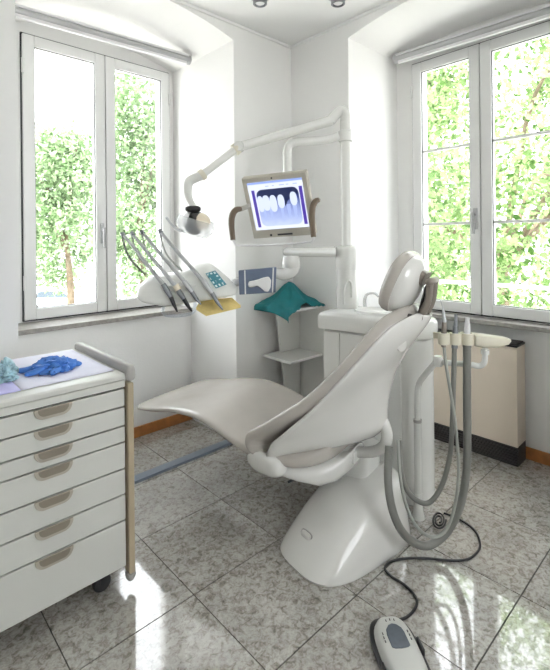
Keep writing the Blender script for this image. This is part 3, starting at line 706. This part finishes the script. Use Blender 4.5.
ob('monitor_arm', M().tube([V(1.957) - RIGHT*.043, P(325, 140, DP), P(298, 142, DP - .02), P(290, 144.5, 2.60), P(287, 151, 2.60), P(287, 160, 2.60), P(287, 190, 2.60)], .026, 16, 6), 'lacquer', t, smooth=True)
ob('arm_collar', M().lathe([(.0335, -.035), (.042, -.03), (.042, .03), (.0335, .035), (.0335, -.035)], V(1.955), n=24, cap=False), 'lacquer', t, smooth=True)
ob('tilt_mount', M().obox(P(287, 196, 2.585), RIGHT, FWD, UP, .04, .045, .05), 'lacquer', t, bevel=.01)
gl = [P(240.5, 209, 2.47), P(236, 210, 2.45), P(232.5, 215, 2.44), P(231.5, 224, 2.43), P(233, 240, 2.42)]
ob('grip', M().tube(gl, [.014, .017, .018, .017, .014], 14, 5), 'brown', t, smooth=True, label='brown curved side grip')
gr = [P(318, 200, 2.39), P(315, 202, 2.38), P(312.5, 208, 2.375), P(312, 220, 2.37), P(313.5, 237, 2.36)]
ob('grip', M().tube(gr, [.014, .017, .018, .017, .014], 14, 5), 'brown', t, smooth=True, label='brown curved side grip')
ob('grip_bracket', M().tube([P(241, 209, 2.48), P(249, 206, 2.52)], .014, 10, 1), 'bezel', t, smooth=True)
ob('grip_bracket', M().tube([P(318, 200, 2.40), P(316, 201, 2.47)], .014, 10, 1), 'bezel', t, smooth=True)
ob('grip_wire', M().tube([P(233, 239, 2.42), P(234.5, 243, 2.42), P(240, 245.5, 2.42), P(280, 244.5, 2.40), P(308, 242, 2.37), P(313, 240, 2.36), P(313.5, 236, 2.36)], .0055, 8, 5), 'aluw', t, smooth=True)

# ================================================================ INSTRUMENT TRAY with its carrier arm
DT = 2.42
t = thing('instrument_tray', 'white instrument delivery tray with teal keypad on the swivel arm', 'instrument tray', tuple(P(188, 300, DT)))
stn = [(138.6, 288, 292, .25), (140, 284, 296, .55), (144, 279.5, 299.5, .85), (152, 275, 302, 1), (166, 273, 304, 1), (180, 270, 303, 1), (194, 265, 301, 1), (208, 264, 299, 1), (218, 271, 297.5, .95), (228, 279.5, 295.5, .85), (235, 286, 294, .6), (237, 288, 292.5, .3)]
si = interp(stn, 4); rings = []
for px, yt, yb, k in si:
    c = P(px, (yt+yb)/2, DT); hh = (yb-yt)/2*DT/F
    sl = (FWD*.62 + UP*.78).normalized(); nrm2 = RIGHT.cross(sl).normalized()
    rings.append([c + (UP*sgn(math.sin(w), .75)*hh) + FWD*(.075*k*sgn(math.cos(w), .75) + .055*math.sin(w)*k) for w in [2*math.pi*(j+.5)/32 for j in range(32)]])
ob('tray_body', M().loft(rings), 'tray', t, smooth=True)
def traysurf(px, py, lift):
    for (a, b) in zip(si[:-1], si[1:]):
        if a[0] <= px <= b[0]:
            u = (px - a[0])/(b[0] - a[0]); yt, yb, k = [a[i]*(1-u) + b[i]*u for i in (1, 2, 3)]
            s = max(-1, min(1, -(py - (yt+yb)/2)/((yb-yt)/2))); w = math.asin(sgn(s, 1/.75))
            return P(px, py, DT + (-.075*k*abs(math.cos(w))**.75 + .055*math.sin(w)*k) - lift)
    return P(px, py, DT - .09)
q4 = [(205.5, 273.5), (215, 270.5), (226.5, 284.5), (216, 288.5)]
kp = [traysurf(x, y, .006) for x, y in q4]
dn = -FWD
ob('keypad', M().prism(kp, dn*-.010, dn*.002), 'teals', t)
for i in range(3):
    for j in range(4):
        u, v = (i+.5)/3, (j+.5)/4
        c = (kp[0]*(1-u) + kp[1]*u)*(1-v) + (kp[3]*(1-u) + kp[2]*u)*v
        ex = (kp[1]-kp[0])*.10; ey = (kp[3]-kp[0])*.07
        ob('key', M().prism([c - ex - ey, c + ex - ey, c + ex + ey, c - ex + ey], dn*.0022, dn*.005), 'keyw', t)
ob('handle_bar', M().tube([P(164, 304, DT - .03), P(163, 312, DT - .05), P(168, 315.5, DT - .06), P(185, 315, DT - .06), P(194, 311, DT - .05), P(195, 302, DT - .03)], .010, 10, 5), 'clear', t, smooth=True)
ob('holder_block', M().obox(P(182, 288, DT - .065), RIGHT, FWD, UP, .075, .02, .018), 'tray', t, bevel=.006)
# carrier arm back to the pole
ob('carrier_arm', M().loft([sering(c, FWD, UP, a, b, 3, 28) for c, a, b in
    [(V(1.275) - RIGHT*.072, .034, .028)] + [(P(px, 252, d), .036, hb) for px, d, hb in ((335, DP - .01, .030), (310, DP - .04, .028), (294, DP - .06, .028), (286, DP - .065, .026), (283, DP - .068, .012))]]), 'lacquer', t, smooth=True)
ob('swivel', M().lathe([(.001, .02), (.045, .02), (.052, -.01), (.052, -.05), (.046, -.058), (.001, -.06)], P(291, 259, DP - .06), n=26), 'lacquer', t, smooth=True)
ob('lower_carrier', M().tube([P(292, 262, DP - .06), P(291, 270, DP - .07), P(284, 274, DP - .085), P(274, 273, DP - .10), P(255, 276, DT + .075), P(240, 281, DT + .065), P(231, 284, DT + .03)], [.045, .044, .036, .030, .028, .024, .020], 18, 6), 'lacquer', t, smooth=True)

# handpieces with whip arms, resting on the tray
hps = [((123, 234.5), (136, 250), (150, 268), (163, 284), (171, 297), (177.5, 312), 'steeld', 'black tipped handpiece on the outermost whip arm next to the window'),
       ((132.5, 234), (148, 253), (163, 271), (176, 287), (184, 299), (192, 311.5), 'steeld', 'gold collared handpiece on the second whip arm from the window'),
       ((142.5, 232.5), (157, 250), (171, 266), (184, 281), (192, 292), (201, 304.5), 'steel', 'slim handpiece on the third whip arm from the window'),
       ((160.5, 231.5), (174, 248), (189, 265), (203, 281), (212, 293), (223, 310), 'steel', 'long pointed handpiece on the whip arm nearest the keypad')]
for i, (a, b, c, d, e, f, mt, lab) in enumerate(hps):
    dd = DT - .115
    q = lambda p, o=0: P(p[0], p[1], dd + o)
    t = thing('dental_handpiece', lab, 'handpiece', tuple(q(f)))
    ob('whip_arm', M().tube([q(a, .06), q(b, .045), q(c, .02), q(d, 0)], [.008, .0095, .0105, .011], 12, 5), 'steel', t, smooth=True)
    ob('grip_body', M().tube([q(d, 0), q(((d[0]+e[0])/2, (d[1]+e[1])/2)), q(e)], [.013, .014, .012], 14, 4), mt, t, smooth=True)
    ob('tip', M().tube([q(e), q(((e[0]*.55+f[0]*.45), (e[1]*.5+f[1]*.5)), -.004), q(f, -.006)], [.012, .010, .0035], 12, 4), 'steeld' if i > 1 else 'black', t, smooth=True)
    ob('whip_tip', M().tube([q((a[0]-1.3, a[1]-2), .062), q((a[0]+.8, a[1]+1.5), .06)], [.010, .0125], 12, 1), 'steeld', t, smooth=True)
    if i == 1: ob('collar', M().tube([q((175.5, 285)), q((178.5, 290))], .0175, 14, 1), 'amber', t, smooth=True)
    hs = [q((a[0]-.5, a[1]), .062), q((a[0]+1, a[1]+9), .07), q((a[0]+7, a[1]+24), .085), q((a[0]+22, a[1]+40), .12)]
    ob('hose', M().tube(hs, .0045 if i else .006, 8, 5), 'hosel' if i else 'hose', t, smooth=True)

# yellow pad lying on a wire rest below the tray
t = thing('yellow_pad', 'folded yellow pad below the keypad end of the instrument tray', 'pad', tuple(P(218, 309, DT - .03)))
pz = [P(196, 309, DT - .10), P(206, 315.5, DT - .12), P(241, 307, DT - .10), P(232, 299, DT + .02), P(200, 302, DT + .02)]
ob('pad', M().prism(pz, UP*-.006, UP*.010), 'yellow', t, bevel=.004)
ob('fold', M().prism([p*.86 + pz[1]*.14 + UP*.012 for p in pz], UP*-.002, UP*.006), 'yellow', t, bevel=.003)

# glove box on the carrier arm
DG = 2.40
t = thing('glove_box', 'grey blue glove box with a white glove showing in its opening', 'box', tuple(P(256, 294, DG)))
g4 = [P(238.4, 270.7, DG), P(276.5, 267.2, DG - .01), P(275.5, 292.5, DG - .01), P(239.4, 294.8, DG)]
ob('carton', M().prism(g4, FWD*.0, FWD*.035), 'glovebox', t, bevel=.003)
def gpt(u, v): return (g4[0]*(1-u) + g4[1]*u)*(1-v) + (g4[3]*(1-u) + g4[2]*u)*v
for u in (.15, .90): ob('print_stripe', M().prism([gpt(u, 0.01), gpt(u + .035, 0.01), gpt(u + .035, .99), gpt(u, .99)], -FWD*.0012, FWD*.0005), 'white', t)
bl = [(.24, .62), (.27, .47), (.40, .45), (.52, .42), (.66, .36), (.80, .34), (.87, .50), (.86, .78), (.80, .95), (.70, .92), (.60, .78), (.50, .68), (.36, .72), (.27, .72)]
ob('glove', M().prism([gpt(u, v) for u, v in bl], -FWD*.014, FWD*.0005), 'white', t, bevel=.006, seg=3)

# ================================================================ SUCTION HOLDER and hoses
t = thing('suction_holder', 'ivory tool holder on a jointed white arm standing behind the chair', 'tool holder', tuple(LW(.20, -.235, 0)))
D0 = 2.02; DPOST = 2.13
pf = FLR(418, 538); pp = lambda py: P(417.5, py, DPOST)
ob('post', M().tube([Vector((pp(420).x, pp(420).y, .001)), pp(422)], .0175, 16, 1), 'lacquer', t, smooth=True)
ob('post_foot', M().lathe([(.001, .001), (.030, .001), (.029, .012), (.023, .04), (.0192, .09), (.0190, .12), (.001, .12)], (pp(420).x, pp(420).y, 0), n=24), 'lacquer', t, smooth=True)
ob('post_collar', M().lathe([(.001, 0), (.020, 0), (.020, .014), (.001, .014)], pp(422), n=18), 'cartgrey', t, smooth=True)
ob('bent_tube', M().tube([pp(421), pp(395), P(418.5, 386, DPOST - .005), P(421, 380, DPOST - .03), P(429, 370, D0 + .02), P(436.5, 362, D0 - .03)], .013, 14, 5), 'lacquer', t, smooth=True)
JP = P(438, 361, D0 - .03)
ob('joint', M().lathe([(.001, -.022), (.018, -.022), (.021, -.015), (.021, .015), (.018, .022), (.001, .022)], JP, UP, 18), 'lacquer', t, smooth=True)
ob('swing_tube', M().tube([JP, P(446, 362.5, D0 - .05), P(470, 364.5, D0 - .10), P(479, 366, D0 - .11), P(484, 363, D0 - .12), P(485, 356, D0 - .12), P(485, 348, D0 - .12)], .012, 14, 5), 'lacquer', t, smooth=True)
ob('tube_collar', M().lathe([(.001, 0), (.017, 0), (.017, .018), (.001, .018)], P(485, 354, D0 - .12), n=16), 'lacquer', t, smooth=True)
hA, hB = P(436.5, 337, D0 - .13), P(509, 341.5, D0 - .13); hd_ = (hB - hA).normalized(); hp_ = hd_.cross(UP).normalized()
L_ = (hB - hA).length
def hring(s, hh, dz, w): return sering(hA + hd_*(s*L_) + UP*dz, hp_, UP, w, hh, 4, 20)
ob('holder_body', M().loft([hring(.50, .024, 0, .030), hring(.52, .027, 0, .034), hring(.62, .027, -.002, .036), hring(.80, .024, -.003, .036), hring(.95, .014, .003, .030), hring(1.0, .006, .007, .018)]), 'ivory', t, smooth=True)
for px, ri in ((443.9, .0145), (455.2, .0150), (467, .0200)):
    ob('holder_clip', M().lathe([(ri, -.024), (ri + .009, -.024), (ri + .010, -.018), (ri + .010, .018), (ri + .009, .024), (ri, .024), (ri, -.024)], P(px, 338.5, D0 - .128), n=20, cap=False), 'ivory', t, smooth=True)
ob('holder_rail', M().obox(hA + hd_*(.30*L_) + hp_*-.036, hd_, hp_, UP, .095, .006, .014), 'ivory', t, bevel=.003)
DH = D0 - .128
def hz(px, py, o=0): return P(px, py, DH + o)
s1 = thing('suction_hose', 'thin air and water syringe with a fine light grey hose', 'hose', tuple(hz(445, 338)))
ob('hose', M().tube([hz(444, 346), hz(446, 365, -.02), hz(451, 395, -.04), hz(456, 430, -.05), hz(458.5, 470, -.06), hz(455, 505, -.07), hz(446, 530, -.09), hz(432, 537, -.11), hz(417, 527, -.14), hz(406, 505, -.16), hz(400, 475, -.13), hz(398, 440, -.075)], .0065, 10, 6), 'hosel', s1, smooth=True)
ob('grip_body', M().tube([hz(443.6, 347), hz(444, 335), hz(444.3, 322)], [.010, .012, .010], 12, 4), 'taupe', s1, smooth=True)
ob('nozzle', M().tube([hz(444.3, 322), hz(443.6, 312), hz(442.4, 306), hz(440.5, 299)], [.010, .006, .003, .0018], 10, 1), 'steel', s1, smooth=True)
s2 = thing('suction_hose', 'medium grey saliva suction hose in the middle clip of the holder', 'hose', tuple(hz(456, 338)))
ob('hose', M().tube([hz(454.5, 346), hz(453.5, 380), hz(452.5, 420), hz(450, 455), hz(442, 485), hz(430, 502, .0), hz(418, 501, -.02), hz(407, 490, -.045), hz(401, 470, -.045), hz(399, 440, -.03)], .0105, 12, 6), 'hose', s2, smooth=True)
ob('grip_body', M().tube([hz(454.5, 348), hz(455.3, 335), hz(455.6, 326)], [.013, .013, .011], 12, 3), 'steeld', s2, smooth=True)
ob('nozzle', M().tube([hz(455.6, 326), hz(455.8, 319), hz(456, 314)], [.009, .007, .0075], 10, 3), 'steeld', s2, smooth=True)
s3 = thing('suction_hose', 'thickest grey suction hose with white tip hanging in the widest loop', 'hose', tuple(hz(467, 338)))
ob('hose', M().tube([hz(467, 346), hz(467, 390), hz(467.3, 440), hz(466, 475), hz(460, 506), hz(447, 532), hz(430, 545, -.03), hz(415, 543, -.08), hz(401, 530, -.12), hz(392, 508, -.13), hz(388, 480, -.10), hz(389, 446, -.055)], .0165, 14, 6), 'hose', s3, smooth=True)
ob('grip_body', M().tube([hz(467, 347), hz(467, 340), hz(467, 335)], [.018, .018, .015], 14, 3), 'hose', s3, smooth=True)
ob('nozzle', M().tube([hz(467, 336), hz(467.2, 326), hz(467.4, 321), hz(467.5, 317.5)], [.0145, .012, .009, .009], 14, 3), 'aluw', s3, smooth=True)

# ================================================================ FOOT PEDAL and its cable
pc = FLR(396, 652); pa = (FLR(403, 668) - FLR(384, 622)).normalized(); pa.z = 0; pa = pa.normalized(); pw = Vector((-pa.y, pa.x, 0))
if pw.dot(RIGHT) < 0: pw = -pw
t = thing('foot_pedal', 'pale grey foot control pedal with dark pad on the floor tiles', 'foot pedal', (pc.x, pc.y, 0))
FR = lambda a, b, z: Vector((pc.x, pc.y, 0)) + pa*a + pw*b + UP*z
rr = [sering(FR(.035, 0, z), pa, pw, a, b, 3.2, 40) for z, a, b in ((.0005, .138, .072), (.006, .142, .076), (.022, .142, .076), (.026, .136, .071))]
ob('pedal_base', M().loft(rr), 'black', t, smooth=True)
rr = [sering(FR(.04, 0, z), pa, pw, a, b, 3.0, 40) for z, a, b in ((.02, .130, .066), (.030, .128, .065), (.048, .120, .058), (.056, .110, .050), (.059, .09, .036), (.0595, .02, .01))]
ob('pedal_cover', M().loft(rr), 'pedal', t, smooth=True)
pad = [(.045, -.030), (.0, -.030), (-.018, -.026), (-.032, -.014), (-.037, 0), (-.032, .014), (-.018, .026), (.0, .030), (.045, .030), (.050, .02), (.052, 0), (.050, -.02)]
ob('foot_pad', M().prism([FR(a, b, .060) for a, b in pad], UP*-.004, UP*.003), 'padd', t, bevel=.002)
ob('side_trim', M().box(.07, .12, -.076, -.068, .012, .045, FR), 'black', t, bevel=.003); ob('side_trim', M().box(.0, .05, .068, .077, .012, .045, FR), 'black', t, bevel=.003)
for k, (a, b) in enumerate(((-.052, -.014), (-.055, 0), (-.052, .014), (-.006, -.042), (.008, -.043), (.022, -.043), (-.006, .042), (.008, .043), (.022, .043))):
    ob('mark', M().box(a - .004, a + .004, b - .0012, b + .0012, .0578, .0600, FR), 'gap', t)
ob('front_lip', M().box(.115, .150, -.05, .05, .01, .036, FR), 'cartgrey', t, bevel=.006)
cz = .006
cp = [(393, 620), (405, 618), (414, 610), (417, 601), (412, 592), (402, 583), (392, 577), (385, 569), (388, 563), (398, 559.5), (412, 558), (430, 558.5), (450, 560.5), (468, 559), (478, 551), (480, 543), (476, 532), (466, 523), (452, 516), (444, 513)]
ob('cable', M().tube([FLR(x, y, cz) if i else FLR(x, y, .014) for i, (x, y) in enumerate(cp)], .0048, 8, 6), 'cable', t, smooth=True)
loop = [FLR(439 + 7*math.cos(w)*(1 - .05*w), 520 + 9*math.sin(w)*(1 - .05*w), .006 + .0035*w) for w in [k*.55 for k in range(26)]]
finish(ob('coiled_cable', M().tube(loop, .0042, 8, 3), 'cable', smooth=True, origin=tuple(FLR(424, 519))), 'small coil of black cable on the floor behind the spittoon column', 'cable')

# ================================================================ OUTDOORS
finish(ob('ground', M().box(-60, 90, -40, 90, -3.1, -3.0), 'road'), kind='structure')
def tree(label, c, trunk_xy, rad, nclu, nleaf, size, leaf, seed, spread):
    rg = np.random.default_rng(seed); c = np.array(c, float)
    t = thing('tree', label, 'tree', (trunk_xy[0], trunk_xy[1], -3.0), 'trees outside the windows')
    b = Vector((trunk_xy[0], trunk_xy[1], -3.0)); cc = Vector(c)
    ob('trunk', M().tube([b, b.lerp(cc, .45) + Vector((.1, -.1, 0)), cc - Vector((0, 0, rad[2]*.3))], [.16, .12, .07], 10, 5), 'bark', t, smooth=True)
    ctr = []
    while len(ctr) < nclu:
        p = rg.uniform(-1, 1, 3); r = np.linalg.norm(p)
        if .25 < r < 1: ctr.append(c + p*np.array(rad))
    ctr = np.array(ctr)
    for k in range(6):
        q = Vector(ctr[k]); ob('branch', M().tube([cc - Vector((0, 0, rad[2]*.45)), cc.lerp(q, .55) + Vector((0, 0, .15)), q], [.06, .035, .012], 7, 4), 'bark', t, smooth=True)
    ce = ctr[rg.integers(0, nclu, nleaf)] + rg.normal(size=(nleaf, 3))*spread
    a = rg.normal(size=(nleaf, 3)); a /= np.linalg.norm(a, axis=1)[:, None]
    n = rg.normal(size=(nleaf, 3)) + np.array([0, 0, .8]); bb = np.cross(a, n); bb /= np.linalg.norm(bb, axis=1)[:, None]
    n = np.cross(a, bb); s = size*rg.uniform(.6, 1.2, nleaf)[:, None]
    v = np.stack([ce - a*s, ce + bb*s*.62 - a*s*.1 + n*s*.12, ce + a*s, ce - bb*s*.62 - a*s*.1 + n*s*.12], 1).reshape(-1, 3) - np.array(b)
    me = bpy.data.meshes.new('foliage'); me.from_pydata(v.tolist(), [], np.arange(nleaf*4).reshape(-1, 4).tolist()); me.materials.append(MT[leaf])
    o = bpy.data.objects.new('foliage', me); COL.objects.link(o); o.parent = t; o['kind'] = 'stuff'
pr = P(500, 195, 7.5); tree('bright green leafy tree filling the window with glazing bars', pr, (pr.x + .6, pr.y + .3), (2.6, 2.6, 3.0), 58, 15000, .060, 'leafr', 1, .33)
pr2 = P(424, 165, 17); tree('pale green tree behind the nearer leaves of the barred window', pr2, (pr2.x, pr2.y), (2.3, 2.3, 6.0), 60, 14000, .12, 'leafr', 2, .45)
pr3 = P(590, 150, 18); tree('tall green tree reaching above the barred window', pr3, (pr3.x, pr3.y), (2.4, 2.4, 6.0), 55, 13000, .12, 'leafr', 3, .45)
pl = P(66, 214, 15); tree('round green street tree seen through the window behind the cart', pl, (pl.x, pl.y), (1.35, 1.35, 2.75), 52, 12000, .095, 'leafl', 4, .32)
pl2 = P(138, 185, 12); tree('tall green tree seen behind the raised whip arms', pl2, (pl2.x, pl2.y), (.95, .95, 3.2), 50, 12000, .078, 'leafl', 5, .30)
# parked car
cc = FLR(62, 312, -3.0); cdx = RIGHT; cdy = FWD
t = thing('car', 'small pale blue car parked on the street below the round tree', 'car', (cc.x, cc.y, -3.0))
CF = lambda x, y, z: Vector((cc.x, cc.y, -3.0)) + cdx*x + cdy*y + UP*z
prof = [(-2.0, .35), (-2.05, .75), (-1.9, .88), (-1.3, .95), (1.0, .95), (1.8, .82), (2.05, .7), (2.05, .35)]
ob('body', M().prism([CF(x, 0, z) for x, z in prof], cdy*-.8, cdy*.8), 'carp', t, bevel=.06)
cabp = [(-1.55, .955), (-1.1, 1.40), (.35, 1.45), (1.05, .955)]
ob('cabin', M().prism([CF(x, 0, z) for x, z in cabp], cdy*-.7, cdy*.7), 'carp', t, bevel=.05)
ob('side_window', M().prism([CF(x, -.705, z) for x, z in ((-1.3, 1.0), (-1.0, 1.34), (.28, 1.38), (.8, 1.0))], cdy*-.01, cdy*.01), 'carg', t)
for x in (-1.25, 1.3):
    for y in (-.72, .72): ob('wheel', M().lathe([(.001, -.1), (.28, -.1), (.32, -.06), (.32, .06), (.28, .1), (.001, .1)], CF(x, y, .32), cdy, 20), 'black', t, smooth=True)
